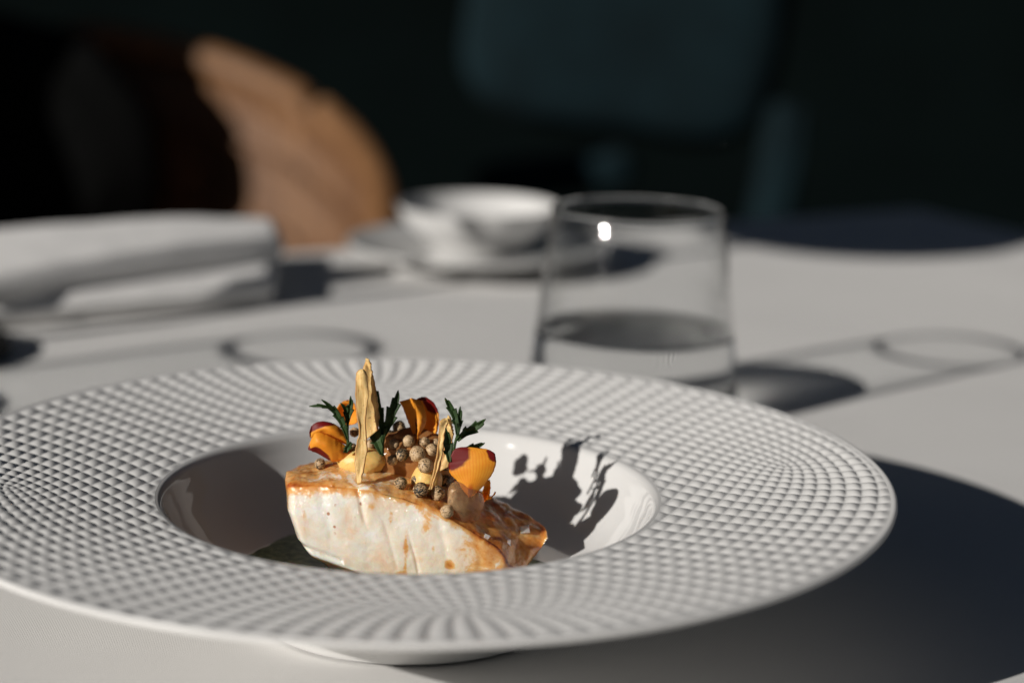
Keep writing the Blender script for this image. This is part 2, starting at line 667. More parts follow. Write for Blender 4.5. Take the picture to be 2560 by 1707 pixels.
well = smooth_profile([(R_IN, Z_IN), (.0724, .0359), (.0713, .0350), (.0705, .0335), (.0690, .0300), (.0660, .0245), (.0600, .0178), (.0520, .0132), (.0420, .0109), (.0300, .0102), (.0150, .0100), (.0001, .0100)], 90)
v, f = lathe(well, 240)
mesh_obj('well', v, f, M['glaze'], plate)
under = smooth_profile([(R_OUT, Z_OUT), (.1392, .0434), (.1399, .0432), (.1401, .0427), (.1397, .0421), (.1380, .0415), (.1200, .0390), (.0950, .0345), (.0800, .0305), (.0700, .0250), (.0610, .0170), (.0530, .0085), (.0480, .0035), (.0460, .0010), (.0449, .00002), (.0425, .00002), (.0410, .0020), (.0300, .0030), (.0001, .0030)], 130)
v, f = lathe(under, 240)
mesh_obj('foot', v, f, M['bisque'], plate)

# ------------------------------------------------------------------ the fish
FX0, FX1 = -.0368, .0414


def lerp_tab(tab, x):
    xs, ys = zip(*tab)
    return float(np.interp(x, xs, ys))


T_FZ = [(-.037, .0378), (-.030, .0388), (-.018, .0393), (-.008, .0383), (.001, .0365), (.0115, .0325), (.019, .0272), (.027, .0207), (.032, .0160), (.0414, .0125)]
T_BZ = [(-.037, .0380), (-.030, .0392), (-.018, .0402), (0, .0392), (.012, .0362), (.025, .0303), (.033, .0256), (.0414, .0212)]
T_FY = [(-.037, -.0045), (-.02, -.0065), (0, -.0075), (.02, -.0078), (.03, -.0070), (.0414, -.0030)]
T_BY = [(-.037, .0150), (-.02, .0210), (0, .0230), (.02, .0225), (.033, .0200), (.0414, .0150)]
T_XL = [(.0095, -.0220), (.0145, -.0265), (.0165, -.0300), (.0215, -.0335), (.025, -.0345), (.030, -.0362), (.034, -.0364), (.038, -.0370), (.042, -.0362)]
T_XR = [(.0095, .0330), (.0155, .0372), (.0180, .0392), (.0215, .0414), (.024, .0408), (.03, .038), (.04, .034)]


def build_fish():
    nL, FB, TP, BK, BT = 230, 70, 70, 16, 16
    verts, sear = [], []
    for i in range(nL):
        s = i / (nL - 1)
        xn = FX0 + (FX1 - FX0) * s
        fz, bz, fy, by = (lerp_tab(t, xn) for t in (T_FZ, T_BZ, T_FY, T_BY))
        z0 = .0099
        loop = []
        for k in range(FB):
            t = k / FB
            # front face bulges a little
            loop.append((fy - .0016 * math.sin(math.pi * t) + .0010 * (1 - t) ** 2, z0 + (fz - z0) * t, 'f', t))
        for k in range(TP):
            t = k / TP
            loop.append((fy + (by - fy) * t, fz + (bz - fz) * t + .0012 * math.sin(math.pi * t), 't', t))
        for k in range(BK):
            t = k / BK
            loop.append((by + .001 * math.sin(math.pi * t), bz + (z0 - bz) * t, 'k', t))
        for k in range(BT):
            t = k / BT
            loop.append((by + (fy + .001 - by) * t, z0, 'b', t))
        P = np.array([(a, b) for a, b, _, _ in loop])
        for _ in range(26):
            P = .25 * np.roll(P, 1, 0) + .5 * P + .25 * np.roll(P, -1, 0)
        yc = .5 * (fy + by)
        e = max(0.0, (abs(2 * s - 1) - .90) / .10)
        w = math.sqrt(max(0.0, 1 - e ** 2.4)) * .985 + .015
        for (y, z), (_, _, side, t) in zip(P, loop):
            y = yc + (y - yc) * w
            xl, xr = lerp_tab(T_XL, z), lerp_tab(T_XR, z)
            x = xl + (xr - xl) * s
            # how seared
            if side == 't':
                a = .55 + .26 * (1 - min(1, t / .12)) * (0.4 + (xn < -.02) * .6)
                a -= .30 * math.exp(-((xn + .012) / .014) ** 2) * (t < .5)
                if xn > .014:
                    a += .08
            elif side == 'f':
                a = .03 + .60 * max(0, (t - .80) / .20) ** 1.8
                # right end is golden from below
                g = (x - .010) / .014
                a += .46 * min(1, max(0, g))
                # left lower edge
                a += .30 * math.exp(-((x - xl) / .0016) ** 2)
                # browned streaks
                for sx, sz, wx, wz, am in ((-.0005, .018, .0008, .010, .45), (.0055, .028, .0016, .003, .32), (-.0050, .030, .0010, .003, .35), (-.0105, .033, .0015, .002, .30), (.0120, .0165, .0014, .0016, .55), (-.0175, .0125, .0016, .0010, .4), (-.0020, .0125, .0012, .0016, .45), (.0075, .0215, .0008, .0015, .4), (-.030, .0305, .0010, .0040, .22)):
                    a += am * math.exp(-((x - sx) / wx) ** 2 - ((z - sz) / wz) ** 2)
            else:
                a = .55
            # relief
            d = .00060 * fbm((x * 55, y * 55, z * 40), 3, 3.1) + .00010 * fbm((x * 330, y * 330, z * 330), 3, 9.0)
            if side == 't':
                d += .0006 * fbm((x * 160, y * 160, z * 160), 3, 5.0)
            if side == 'f':
                # flakes of the cut face
                q = x + .35 * (z - .025) + 6.0 * (z - .030) ** 2 + .0018 * fbm((x * 40, z * 40, 1.0), 2, 1.0)
                for c0, dep, wd, za, zb in ((-.0215, .0002, .0014, .02, .045), (-.0105, .00045, .0006, .026, .045), (-.0050, .00018, .0007, .012, .030), (.0012, .00040, .0004, .010, .026), (.0105, .0002, .0012, .01, .04), (.0200, .0002, .0012, .01, .04)):
                    k_ = min(1, max(0, (z - za) / .004)) * min(1, max(0, (zb - z) / .004))
                    d -= k_ * dep * math.exp(-((q - c0) / wd) ** 2)
                    d += k_ * dep * .7 * math.exp(-((q - c0 - .0026) / .0022) ** 2)
                zl = .0212 - .35 * (x + .034)
                if x < -.019:
                    d -= .0009 * math.exp(-((z - zl) / .0007) ** 2)
            nv = np.array([(x - .5 * (FX0 + FX1)) * .25, y - yc, (z - .025)])
            nv /= (np.linalg.norm(nv) + 1e-9)
            if side in 'ft':
                nv = np.array([0, -1, .15]) if side == 'f' else np.array([0, -.15, 1])
            verts.append((x + nv[0] * d, y + nv[1] * d, max(.0098, z + nv[2] * d)))
            sear.append(a)
    m = FB + TP + BK + BT
    faces = grid_faces(nL, m, wrap_m=True)
    faces.append(tuple(range(m)))
    faces.append(tuple(range((nL - 1) * m + m - 1, (nL - 1) * m - 1, -1)))
    return verts, faces, sear


v, f, se = build_fish()
fish = mesh_obj('fish_fillet', v, f, M['fish'])
attr(fish, 'sear', se)
tag(fish, 'thick white fish fillet with golden seared skin in the middle of the plate', 'fish')
bm = bmesh.new()
bm.from_mesh(fish.data)
bmesh.ops.recalc_face_normals(bm, faces=bm.faces)
bm.to_mesh(fish.data)
bm.free()
from mathutils.bvhtree import BVHTree
fish_bvh = BVHTree.FromPolygons([Vector(p.co) for p in fish.data.vertices], [tuple(p.vertices) for p in fish.data.polygons])


def top_z(x, y):
    h = fish_bvh.ray_cast(Vector((x, y, .09)), Vector((0, 0, -1)))
    return h[0].z if h[0] else .0102


def rest(zx, zy, r, dy=None):
    """stand a ball of radius r on the fish, on the line of sight through this point"""
    u, w = zpx(zx, zy)
    best = None
    for Y in np.linspace(-.016, .03, 240):
        p = at(u, w, Y)
        if p[2] - r * .93 <= top_z(p[0], p[1]):
            return p
        best = p
    return at(u, w, .012)


# ------------------------------------------------------------------ sheets (petals, leaves, crisps)
def jag(pts, amp, seed):
    P = smooth_profile(pts, 34)
    r_ = random.Random(seed)
    for q in P[1:-1]:
        q[0] += r_.uniform(-amp, amp)
        q[1] += r_.uniform(-amp, amp) * .5
    return P


def sheet(name, left, right, Y, mat, parent, thick=.00022, nu=14, nv=40, bulge=0.0, lean=0.0, smooth=True, wave=0.0, seed=0, dY=None, extra=None):
    """loft between two edges read from base to tip; Y depth at the base, lean moves the tip in depth, bulge cups it"""
    if smooth:
        if name == 'petal':
            left, right = jag(left, 2.6, seed), jag(right, 2.6, seed + 50)
        Lp, Rp = smooth_profile(left, nv), smooth_profile(right, nv)
    else:
        Lp, Rp = np.array(left, float), np.array(right, float)
        nv = len(Lp)
    v, al, ac = [], [], []
    for j in range(nv):
        t = j / (nv - 1)
        for i in range(nu):
            s = i / (nu - 1)
            q = Lp[j] * (1 - s) + Rp[j] * s
            d = Y + lean * t + bulge * math.sin(math.pi * s) * math.sin(math.pi * min(1, t * 1.1 + .05)) + wave * fbm((s * .9, t * 3.2, seed), 2, seed)
            if dY:
                d += dY(s, t)
            v.append(gz(q[0], q[1], d))
            al.append(t)
            ac.append(s)
    c = np.mean(v, 0)
    o = mesh_obj(name, np.array(v), grid_faces(nv, nu), mat, parent)
    attr(o, 'along', al)
    attr(o, 'across', ac)
    al, ac = np.array(al), np.array(ac)
    if extra:
        for k, fn in extra.items():
            attr(o, k, [fn(a, b) for a, b in zip(ac, al)])
    sm = o.modifiers.new('thickness', 'SOLIDIFY')
    sm.thickness = thick
    sm.offset = 0
    return o


def frond(name, line, width, Y, parent, lean=0.0, teeth=4, side=1.0, curl=.0006):
    """serrated leaf along a centre line (enlarged-view coordinates), base to tip"""
    n = 56
    width *= 1.05
    teeth *= .75
    P = smooth_profile(line, n)
    T = np.gradient(P, axis=0)
    T /= np.linalg.norm(T, axis=1)[:, None] + 1e-9
    Nn = np.stack([-T[:, 1], T[:, 0]], 1)
    L, Rr = [], []
    for j in range(n):
        t = j / (n - 1)
        w = width * (.16 + .84 * math.sin(math.pi * min(1, t * .9 + .07)) ** .8) * (1 - t ** 6)
        for k, lst, ph in ((-1, L, .0), (1, Rr, .45)):
            ss = (t * teeth + ph) % 1.0
            tooth = .60 + .50 * (ss ** 1.8) if t > .25 else .62
            lst.append(P[j] + Nn[j] * k * w * tooth + T[j] * w * .45 * (tooth - .5))
    nu = 9
    v, rib = [], []
    for j in range(n):
        t = j / (n - 1)
        for i in range(nu):
            s = i / (nu - 1)
            q = L[j] * (1 - s) + Rr[j] * s
            d = Y + lean * t + curl * (1 - abs(2 * s - 1)) + .0006 * math.sin(t * 5 + line[0][0])
            v.append(gz(q[0], q[1], d))
            rib.append(1 - abs(2 * s - 1))
    o = mesh_obj(name, np.array(v), grid_faces(n, nu), M['leaf'], parent)
    attr(o, 'rib', rib)
    sm = o.modifiers.new('thickness', 'SOLIDIFY')
    sm.thickness = .00028
    sm.offset = 0
    return o


def tube(name, pts, rad, mat, parent, seg=8):
    P = np.array(pts)
    n = len(P)
    v = []
    for j in range(n):
        d = P[min(j + 1, n - 1)] - P[max(j - 1, 0)]
        d = Vector(d).normalized()
        a = d.orthogonal().normalized()
        b = d.cross(a)
        r = rad[j] if hasattr(rad, '__len__') else rad
        for k in range(seg):
            t = 2 * math.pi * k / seg
            v.append(Vector(P[j]) + (a * math.cos(t) + b * math.sin(t)) * r)
    f = grid_faces(n, seg, wrap_m=True)
    f.append(tuple(range(seg)))
    f.append(tuple(range((n - 1) * seg + seg - 1, (n - 1) * seg - 1, -1)))
    return mesh_obj(name, v, f, mat, parent)


def blob(name, c, rad, mat, seed, amp=.12, freq=1.6, parent=None, sub=4, flat=None):
    bm = bmesh.new()
    bmesh.ops.create_icosphere(bm, subdivisions=sub, radius=1)
    for p in bm.verts:
        k = 1 + amp * fbm(p.co * freq, 3, seed)
        q = p.co * k
        p.co = Vector((q.x * rad[0], q.y * rad[1], q.z * rad[2]))
        if flat is not None and p.co.z < flat:
            p.co.z = flat
    me = bpy.data.meshes.new(name)
    bm.to_mesh(me)
    bm.free()
    me.polygons.foreach_set('use_smooth', [True] * len(me.polygons))
    me.materials.append(mat)
    o = bpy.data.objects.new(name, me)
    o.location = c
    col.objects.link(o)
    if parent:
        o.parent = parent
    return o


# ------------------------------------------------------------------ sauce under the fish
def sauce():
    n, m = 90, 14
    v = []
    for i in range(n):
        a = 2 * math.pi * i / n
        R0 = .040 + .0045 * fbm((math.cos(a) * 2, math.sin(a) * 2, 0), 3, 4.0) + (.006 if math.cos(a) < -.3 else 0)
        for j in range(m):
            t = j / (m - 1)
            r = R0 * t
            x, y = -.001 + r * math.cos(a) * 1.05, .002 + r * math.sin(a) * .88
            rr = math.hypot(x, y)
            base = float(np.interp(rr, well[::-1, 0], well[::-1, 1]))
            th = .0013 * (1 - t ** 5) + .0004 * fbm((x * 200, y * 200, 0), 3, 8.0) * (1 - t ** 3)
            v.append((x, y, base + max(.0002, th)))
    return v, grid_faces(n, m, wrap_n=True)


v, f = sauce()
so = mesh_obj('herb_sauce', v, f, M['sauce'])
tag(so, 'pool of dark green herb sauce under the fish fillet', 'sauce')

# ------------------------------------------------------------------ puree dollops, jelly, salt
p = gz(640, 812, .0035)
d1 = blob('puree_dollop', (p[0] - .0002, .0075, top_z(p[0], .0075) + .0018), (.0074, .0055, .0042), M['puree'], 2.0, .06, 1.2, sub=5)
tag(d1, 'smooth yellow puree dollop at the foot of the tall crisp', 'puree')
p = gz(1062, 850, .002)
d2 = blob('puree_dollop', (p[0], .0030, top_z(p[0], .003) + .0020), (.0045, .0050, .0052), M['puree'], 6.0, .06, 1.2, sub=5)
tag(d2, 'smooth yellow puree dollop behind the short crisp among the peppercorns', 'puree')
p = gz(1318, 1040, -.0035)
jl = blob('jelly_piece', (p[0], -.0030, p[2]), (.0054, .0046, .0070), M['jelly'], 3.0, .16, 1.0, sub=5)
jl.rotation_euler = (R(12), R(-30), R(20))
tag(jl, 'glossy amber jelly piece below the rightmost orange petals', 'jelly')
p = gz(1040, 790, .013)
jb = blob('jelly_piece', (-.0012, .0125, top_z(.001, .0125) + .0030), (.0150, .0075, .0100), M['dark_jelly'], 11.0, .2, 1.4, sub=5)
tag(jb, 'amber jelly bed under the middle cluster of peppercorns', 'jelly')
for (zx, zy, sz, lab) in ((1700, 1210, .0015, 'largest clear salt flake near the right end of the fish'), (1455, 1255, .0008, 'small clear salt flake on the browned front of the fish'), (1600, 1295, .0007, 'tiny salt flake below the largest salt flake')):
    p = rest(zx, zy, sz * .6)
    bm = bmesh.new()
    bmesh.ops.create_cube(bm, size=1)
    for q in bm.verts:
        q.co = Vector((q.co.x * sz * 2, q.co.y * sz * 1.4, q.co.z * sz * 1.7)) * (1 + .25 * rng.uniform(-1, 1))
    bmesh.ops.bevel(bm, geom=bm.edges[:], offset=sz * .15, segments=1, affect='EDGES')
    me = bpy.data.meshes.new('salt_flake')
    bm.to_mesh(me)
    bm.free()
    me.materials.append(M['salt'])
    o = bpy.data.objects.new('salt_flake', me)
    o.location = p
    o.rotation_euler = (rng.uniform(-.5, .5), rng.uniform(-.5, .5), rng.uniform(0, 3))
    col.objects.link(o)
    tag(o, lab, 'salt', 'salt flakes on the fish')

# ------------------------------------------------------------------ crisps
cr = empty('crisp_shard', gz(618, 880, .0005))
cr_inv = Matrix.Translation(-cr.location)


def adopt(o, root):
    o.parent = root
    o.matrix_parent_inverse = Matrix.Translation(-root.location)
    return o


bl = sheet('blade', jag([(603, 908), (597, 820), (594, 735), (602, 660), (624, 570), (612, 490), (600, 400), (597, 300), (600, 220), (612, 182), (634, 166)], 2.2, 1),
           jag([(634, 908), (648, 830), (664, 750), (674, 670), (668, 590), (664, 510), (668, 430), (680, 350), (678, 270), (668, 200), (650, 168)], 3.5, 2), -.0046, M['crisp'], None, thick=.0005, nu=18, nv=110, bulge=.0004, lean=.0052, wave=.0010, seed=3)
adopt(bl, cr)
bl = sheet('blade', jag([(650, 640), (640, 470), (636, 380), (640, 280), (645, 210), (648, 160), (660, 120), (667, 92)], 2.5, 3),
           jag([(745, 560), (752, 470), (745, 400), (733, 330), (722, 260), (708, 190), (696, 128), (684, 100)], 4.5, 4), .0024, M['crisp'], None, thick=.00045, nu=18, nv=110, bulge=.0003, lean=.001, wave=.0012, seed=8)
adopt(bl, cr)
tag(cr, 'tall toasted crisp shard standing upright left of the middle of the fish', 'crisp')
cr2 = empty('crisp_shard', gz(1090, 940, -.0035))
bl = sheet('blade', jag([(1076, 950), (1095, 880), (1115, 800), (1132, 710), (1142, 620), (1143, 560), (1150, 510), (1166, 492), (1184, 487)], 2.0, 5),
           jag([(1096, 950), (1118, 880), (1146, 790), (1166, 700), (1176, 620), (1184, 560), (1200, 520), (1206, 500), (1200, 488)], 3.0, 6), -.0060, M['crisp'], None, thick=.0005, nu=14, nv=90, bulge=.0003, lean=.0042, wave=.0009, seed=5)
adopt(bl, cr2)
bl = sheet('blade', jag([(1150, 830), (1165, 740), (1178, 660), (1186, 590), (1192, 530), (1198, 490), (1203, 464)], 2.5, 7),
           jag([(1205, 800), (1222, 720), (1230, 650), (1236, 590), (1232, 540), (1224, 505), (1216, 474)], 4.0, 8), -.0004, M['crisp'], None, thick=.00045, nu=14, nv=90, bulge=.0003, lean=.0005, wave=.0011, seed=12)
adopt(bl, cr2)
tag(cr2, 'short toasted crisp shard leaning beside the rightmost petals', 'crisp')


# ------------------------------------------------------------------ flowers
def flower(label, base, petals):
    root = empty('edible_flower', gz(*base))
    for kw in petals:
        tips = kw.pop('tips')
        thr = kw.pop('throat', 0.0)

        def tipfn(s, t, tips=tips):
            return max([0] + [a * math.exp(-((s - cs) / ws) ** 2 - ((t - ct) / wt) ** 2) for cs, ct, ws, wt, a in tips])
        o = sheet('petal', mat=M['petal'], parent=None, extra={'tip': tipfn, 'throat': (lambda s, t, k=thr: k * math.exp(-(t / .34) ** 2 - ((s - .5) / .30) ** 2))}, **kw)
        adopt(o, root)
    tag(root, label, 'flower')
    return root


flower('orange petals with dark red tips lying at the left end of the fish', (535, 690, .0045), [
    dict(left=[(548, 660), (500, 640), (440, 610), (380, 585), (330, 600), (304, 612), (300, 600)], right=[(545, 620), (520, 575), (485, 540), (440, 515), (375, 506), (318, 526), (296, 572)], Y=.0065, bulge=-.0022, lean=-.001, wave=.0006, seed=2,
         tips=[(1.0, .75, .60, .34, 1.1), (.3, 1.0, .6, .14, 1.0)], throat=.6),
    dict(left=[(545, 735), (500, 758), (450, 766), (400, 742), (350, 712), (310, 698), (290, 690)], right=[(548, 680), (500, 640), (450, 608), (390, 580), (340, 578), (305, 632), (290, 682)], Y=.0045, bulge=-.0028, lean=-.0015, wave=.0006, seed=4,
         tips=[(.0, .70, .36, .36, 1.1), (.3, 1.0, .8, .15, 1.0)], throat=.9)])
flower('orange petal half hidden behind the left herb sprig', (560, 520, .0150), [
    dict(left=[(545, 530), (500, 520), (478, 480), (472, 440), (488, 400), (520, 372)], right=[(575, 525), (608, 510), (610, 470), (604, 430), (590, 390), (552, 362)], Y=.0150, bulge=.0025, lean=.001, wave=.001, seed=6, tips=[(.7, 1.0, .5, .16, .62)])])
flower('folded orange petals with a red back standing at the top of the fish', (1000, 635, .0090), [
    dict(left=[(1030, 640), (1030, 600), (1020, 540), (1000, 470), (990, 410), (995, 365), (1025, 346)], right=[(1095, 625), (1118, 600), (1134, 550), (1143, 490), (1134, 430), (1105, 380), (1060, 347)], Y=.0120, bulge=.0022, lean=.001, wave=.0008, seed=9, tips=[(.85, .85, .50, .30, 1.1), (.3, 1.0, .6, .18, 1.0)], throat=.3),
    dict(left=[(997, 645), (975, 590), (950, 530), (925, 460), (902, 405), (886, 376)], right=[(1003, 645), (1006, 590), (1004, 520), (1000, 455), (985, 395), (962, 353)], Y=.0108, bulge=.0008, lean=.0005, wave=.0008, seed=10, tips=[(.9, .35, .35, .30, .62)], throat=.5, dY=lambda s, t: -.003 * s * t),
    dict(left=[(999, 645), (1003, 590), (1003, 520), (998, 450), (985, 395), (962, 353)], right=[(1004, 640), (1018, 585), (1044, 545), (1062, 488), (1046, 420), (1022, 372)], Y=.0078, bulge=-.0006, lean=.001, wave=.0008, seed=11, tips=[], throat=.7, dY=lambda s, t: .003 * s * t)])
fl4 = flower('large orange petals with dark red corners at the right of the garnish', (1342, 1000, -.0040), [
    dict(left=[(1420, 1030), (1418, 1010), (1425, 985), (1432, 950), (1440, 915), (1455, 890)], right=[(1432, 1032), (1450, 1020), (1470, 990), (1478, 950), (1480, 910), (1474, 885)], Y=.0010, bulge=.0015, lean=0, wave=.0006, seed=21, tips=[], throat=.2),
    dict(left=[(1336, 1002), (1300, 958), (1272, 905), (1240, 868), (1212, 838), (1210, 780), (1226, 716), (1262, 678), (1330, 674)], right=[(1344, 1002), (1392, 962), (1440, 918), (1486, 856), (1514, 788), (1514, 735), (1490, 700), (1440, 684), (1380, 678)], Y=-.0052, bulge=-.0014, lean=.0022, wave=.0004, seed=14, nu=26, nv=60,
         tips=[(.0, .78, .52, .30, 1.1), (1.0, .68, .20, .17, 1.0), (.0, 1.0, .40, .2, 1.0), (1.0, .95, .35, .12, .8)], throat=1.15)])
st = tube('stamen', [gz(1452, 1015, .001), gz(1485, 1000, .0012), (gz(1505, 980, .0014)), gz(1512, 964, .0015)], [.00035, .0003, .00028, .0002], M['petal'], None)
adopt(st, fl4)


# ------------------------------------------------------------------ herb sprigs
def sprig(label, base, stems, fronds):
    root = empty('herb_sprig', gz(*base))
    for pts, Y in stems:
        P = smooth_profile(pts, 16)
        adopt(tube('stem', [gz(q[0], q[1], Y) for q in P], .00042, M['leaf'], None), root)
    for line, w, Y, lean, teeth in fronds:
        adopt(frond('leaf', line, w, Y, None, lean, teeth), root)
    tag(root, label, 'herb', 'herb sprigs on the fish')
    return root


sprig('small green herb sprig curling over the left petals', (545, 690, .0040), [([(548, 690), (545, 600), (520, 530)], .0042), ([(548, 640), (545, 560), (548, 500)], .0060)], [
    ([(545, 620), (520, 540), (480, 462), (430, 408), (376, 362)], 27, .0042, -.001, 5),
    ([(455, 425), (400, 408), (350, 402), (296, 407)], 12, .0036, -.001, 3),
    ([(545, 520), (555, 460), (566, 400), (566, 340)], 24, .0060, .001, 4),
    ([(540, 515), (538, 460), (528, 415), (500, 385)], 18, .0064, .0005, 3),
    ([(570, 640), (556, 660), (540, 690), (520, 706)], 24, .0015, -.0005, 3)])
sprig('tallest dark herb sprig between the tall crisp and the middle petals', (770, 720, .0030), [([(775, 730), (775, 660), (772, 590)], .0042), ([(772, 680), (785, 600), (800, 540)], .0044)], [
    ([(772, 720), (740, 640), (700, 540), (670, 450), (644, 372)], 52, .0034, .0008, 5),
    ([(776, 640), (772, 560), (758, 470), (732, 360), (700, 260), (648, 174)], 32, .0050, .001, 7),
    ([(782, 600), (808, 530), (838, 440), (862, 370), (877, 302)], 42, .0046, .0015, 5)])
sprig('dark herb sprig rising behind the rightmost petals', (1245, 690, .0040), [([(1238, 720), (1246, 660), (1262, 600)], .0045), ([(1262, 600), (1266, 560), (1258, 520)], .0048)], [
    ([(1262, 590), (1258, 520), (1232, 440), (1204, 390), (1182, 352)], 28, .0045, .001, 4),
    ([(1264, 600), (1270, 540), (1278, 470), (1282, 408)], 24, .0058, .0005, 4),
    ([(1262, 630), (1310, 585), (1370, 550), (1410, 522), (1447, 490)], 36, .0040, -.001, 4),
    ([(1290, 690), (1350, 678), (1400, 665), (1442, 646)], 24, .0040, 0, 3),
    ([(1212, 770), (1205, 700), (1196, 620), (1188, 545)], 34, -.0040, .0008, 4)])

# ------------------------------------------------------------------ peppercorns
G = 'speckled peppercorns scattered on the fish'
PEP = [
    (365, 782, 42, None, 'lone speckled peppercorn at the left end of the fish below the petals'),
    (590, 575, 34, .0135, 'speckled peppercorn just left of the tall crisp near its middle'),
    (690, 655, 36, .0085, 'shaded peppercorn between the tall crisp and the tallest herb sprig'),
    (714, 745, 48, None, 'dark peppercorn at the foot of the tallest herb sprig, right of the tall crisp'),
    (850, 655, 40, .0080, 'glossy peppercorn at the upper left of the middle cluster'),
    (943, 634, 41, .0070, 'peppercorn directly left of the folded petals base'),
    (900, 722, 43, .0045, 'darkest peppercorn in the middle cluster'),
    (838, 757, 38, .0040, 'lowest left peppercorn of the middle cluster'),
    (1050, 640, 36, .0075, 'peppercorn directly right of the folded petals base'),
    (1097, 690, 41, .0050, 'peppercorn touching the left edge of the short crisp'),
    (1003, 718, 50, .0040, 'big pale peppercorn in the centre of the cluster'),
    (1057, 794, 50, -.0010, 'big pale peppercorn sitting on the right puree dollop'),
    (1124, 640, 27, .0090, 'peppercorn peeping out behind the top of the short crisp'),
    (893, 907, 46, None, 'single peppercorn left of the pair below the right puree'),
    (1003, 892, 45, None, 'upper brown peppercorn of the pair below the right puree'),
    (1024, 952, 48, None, 'lower black peppercorn of the pair below the right puree'),
    (1135, 974, 46, None, 'peppercorn at the foot of the short crisp'),
    (1183, 890, 45, None, 'peppercorn wedged between the short crisp and the jelly'),
    (1195, 1092, 47, None, 'lowest peppercorn, resting on the fish beside the amber jelly'),
    (882, 545, 46, .0190, 'shaded peppercorn farthest back, left of the folded petals'),
    (822, 600, 42, .0150, 'shaded peppercorn behind the right leaf of the tallest sprig'),
    (580, 682, 32, .0070, 'peppercorn half hidden under the left herb sprig'),
    (1190, 800, 30, .0065, 'shaded peppercorn under the small leaf beside the short crisp'),
]
for k, (zx, zy, rp, Y, lab) in enumerate(PEP):
    r = rp / 2.613 / (_F / .575) * rng.uniform(.90, 1.10)
    if Y is None:
        p = rest(zx, zy, r)
    else:
        p = gz(zx, zy, Y)
    o = blob('peppercorn', p, (r, r * .97, r * .98), M['pepper'], k * 3.7, .13, 2.2, sub=3)
    o.rotation_euler = (rng.uniform(0, 6), rng.uniform(0, 6), rng.uniform(0, 6))
    tag(o, lab, 'peppercorn', G)

# ------------------------------------------------------------------ water glass
RT, RB, GH = .0352, .0446, .083


def tumbler(loc, label, wz=.0345):
    root = empty('water_glass', loc)
    rad = lambda z: RB + (RT - RB) * (z / GH)
    th = .0013
    prof = [(rad(wz) - .0001, wz + .0002), (rad(.05), .05), (rad(GH - .001), GH - .001), (rad(GH) - .0004, GH), (rad(GH) - th + .0003, GH), (rad(GH) - th, GH - .001), (rad(.05) - th, .05), (rad(wz) - th, wz + .0002)]
    v, f = lathe(prof, 128)
    mesh_obj('wall', v, f, M['thin_glass'], root)
    # water and the thick clear bottom read as one clear body
    b = [(.0001, .0004), (RB - .008, .0004), (RB - .0035, .0005), (RB - .0014, .0014), (RB - .0006, .0032), (rad(.006), .006), (rad(.010), .010), (rad(.018), .018), (rad(.026), .026), (rad(wz - .002), wz - .002), (rad(wz) - .0003, wz - .0002), (rad(wz) - .0011, wz + .0004), (rad(wz) - .0022, wz), (rad(wz) - .0045, wz - .0003), (rad(wz) * .5, wz - .0003), (.0001, wz - .0003)]
    v, f = lathe(smooth_profile(b, 120), 192)
    mesh_obj('water', v, f, M['water'], root)
    rp = [(rad(GH) - .0009 + .0011 * math.cos(a), GH + .0004 + .0013 * math.sin(a)) for a in np.linspace(0, 2 * math.pi, 13)]
    v, f = lathe(rp, 128)
    mesh_obj('rim', v, f, M['thick_glass'], root)
    tag(root, label, 'glass', 'clear tumblers on the table')
    return root


tumbler((.0788, .2377, 0), 'clear glass tumbler half full of water behind the plate')
tall = tumbler((-.2850, .1635, 0), 'tall clear tumbler outside the picture on the left, seen by its ring shadow', .016)
tall.scale = (1, 1, 1.35)


# ------------------------------------------------------------------ napkin, folded
def pillow_slab(name, corners, z0, z1, mat, parent, sag=None, seed=0, n=44, edge=.0055):
    """soft slab on four ground corners (front-left, front-right, back-right, back-left)"""
    A, B, C_, D = (np.array(c, float) for c in corners)
    top, bot = [], []
    for i in range(n):
        u = i / (n - 1)
        for j in range(n):
            w = j / (n - 1)
            p = (A * (1 - u) + B * u) * (1 - w) + (D * (1 - u) + C_ * u) * w
            lx, ly = np.linalg.norm(B - A), np.linalg.norm(D - A)
            e = min(u * lx, (1 - u) * lx, w * ly, (1 - w) * ly)
            k = min(1, e / edge)
            k = math.sqrt(1 - (1 - k) ** 2)
            h = .5 * (z1 - z0)
            mid = .5 * (z0 + z1)
            s = (sag(u, w) if sag else 0) + .0010 * fbm((p[0] * 22, p[1] * 22, seed), 3, seed)
            top.append((p[0], p[1], mid + h * k + s))
            bot.append((p[0], p[1], max(.0008, mid - h * k + s * .6)))
    nn = n * n
    f = grid_faces(n, n)
    faces = [tuple(reversed(q)) for q in f] + [tuple(a + nn for a in q) for q in f]
    o = mesh_obj(name, top + bot, faces, mat, parent)
    return o


nap = empty('folded_napkin', (-.16, .47, 0))
tag(nap, 'thick folded white napkin lying on the table at the left', 'napkin')
k = 2560 / 2352


def gnd(x, y, z):
    d = ray(x * k, y * k)
    return (CAM + d * ((z - CAM[2]) / d[2]))[:2]


c = gnd(632, 684, .004)
a = gnd(-60, 744, .004)
dirv = np.array([c[0] - a[0], c[1] - a[1]])
lo = [a, c, c + np.array([-.012, .13]), a + np.array([-.03, .16])]
o = pillow_slab('lower_fold', lo, .0005, .015, M['napkin'], None, seed=1)
adopt(o, nap)
c2, a2 = gnd(655, 596, .016), gnd(-60, 694, .016)
up = [a2, c2, gnd(640, 528, .026), gnd(-60, 534, .028)]
o = pillow_slab('upper_fold', up, .0150, .030, M['napkin'], None, sag=lambda u, w: .004 * math.sin(u * 2.6) - .003 * (1 - w), seed=5)
adopt(o, nap)

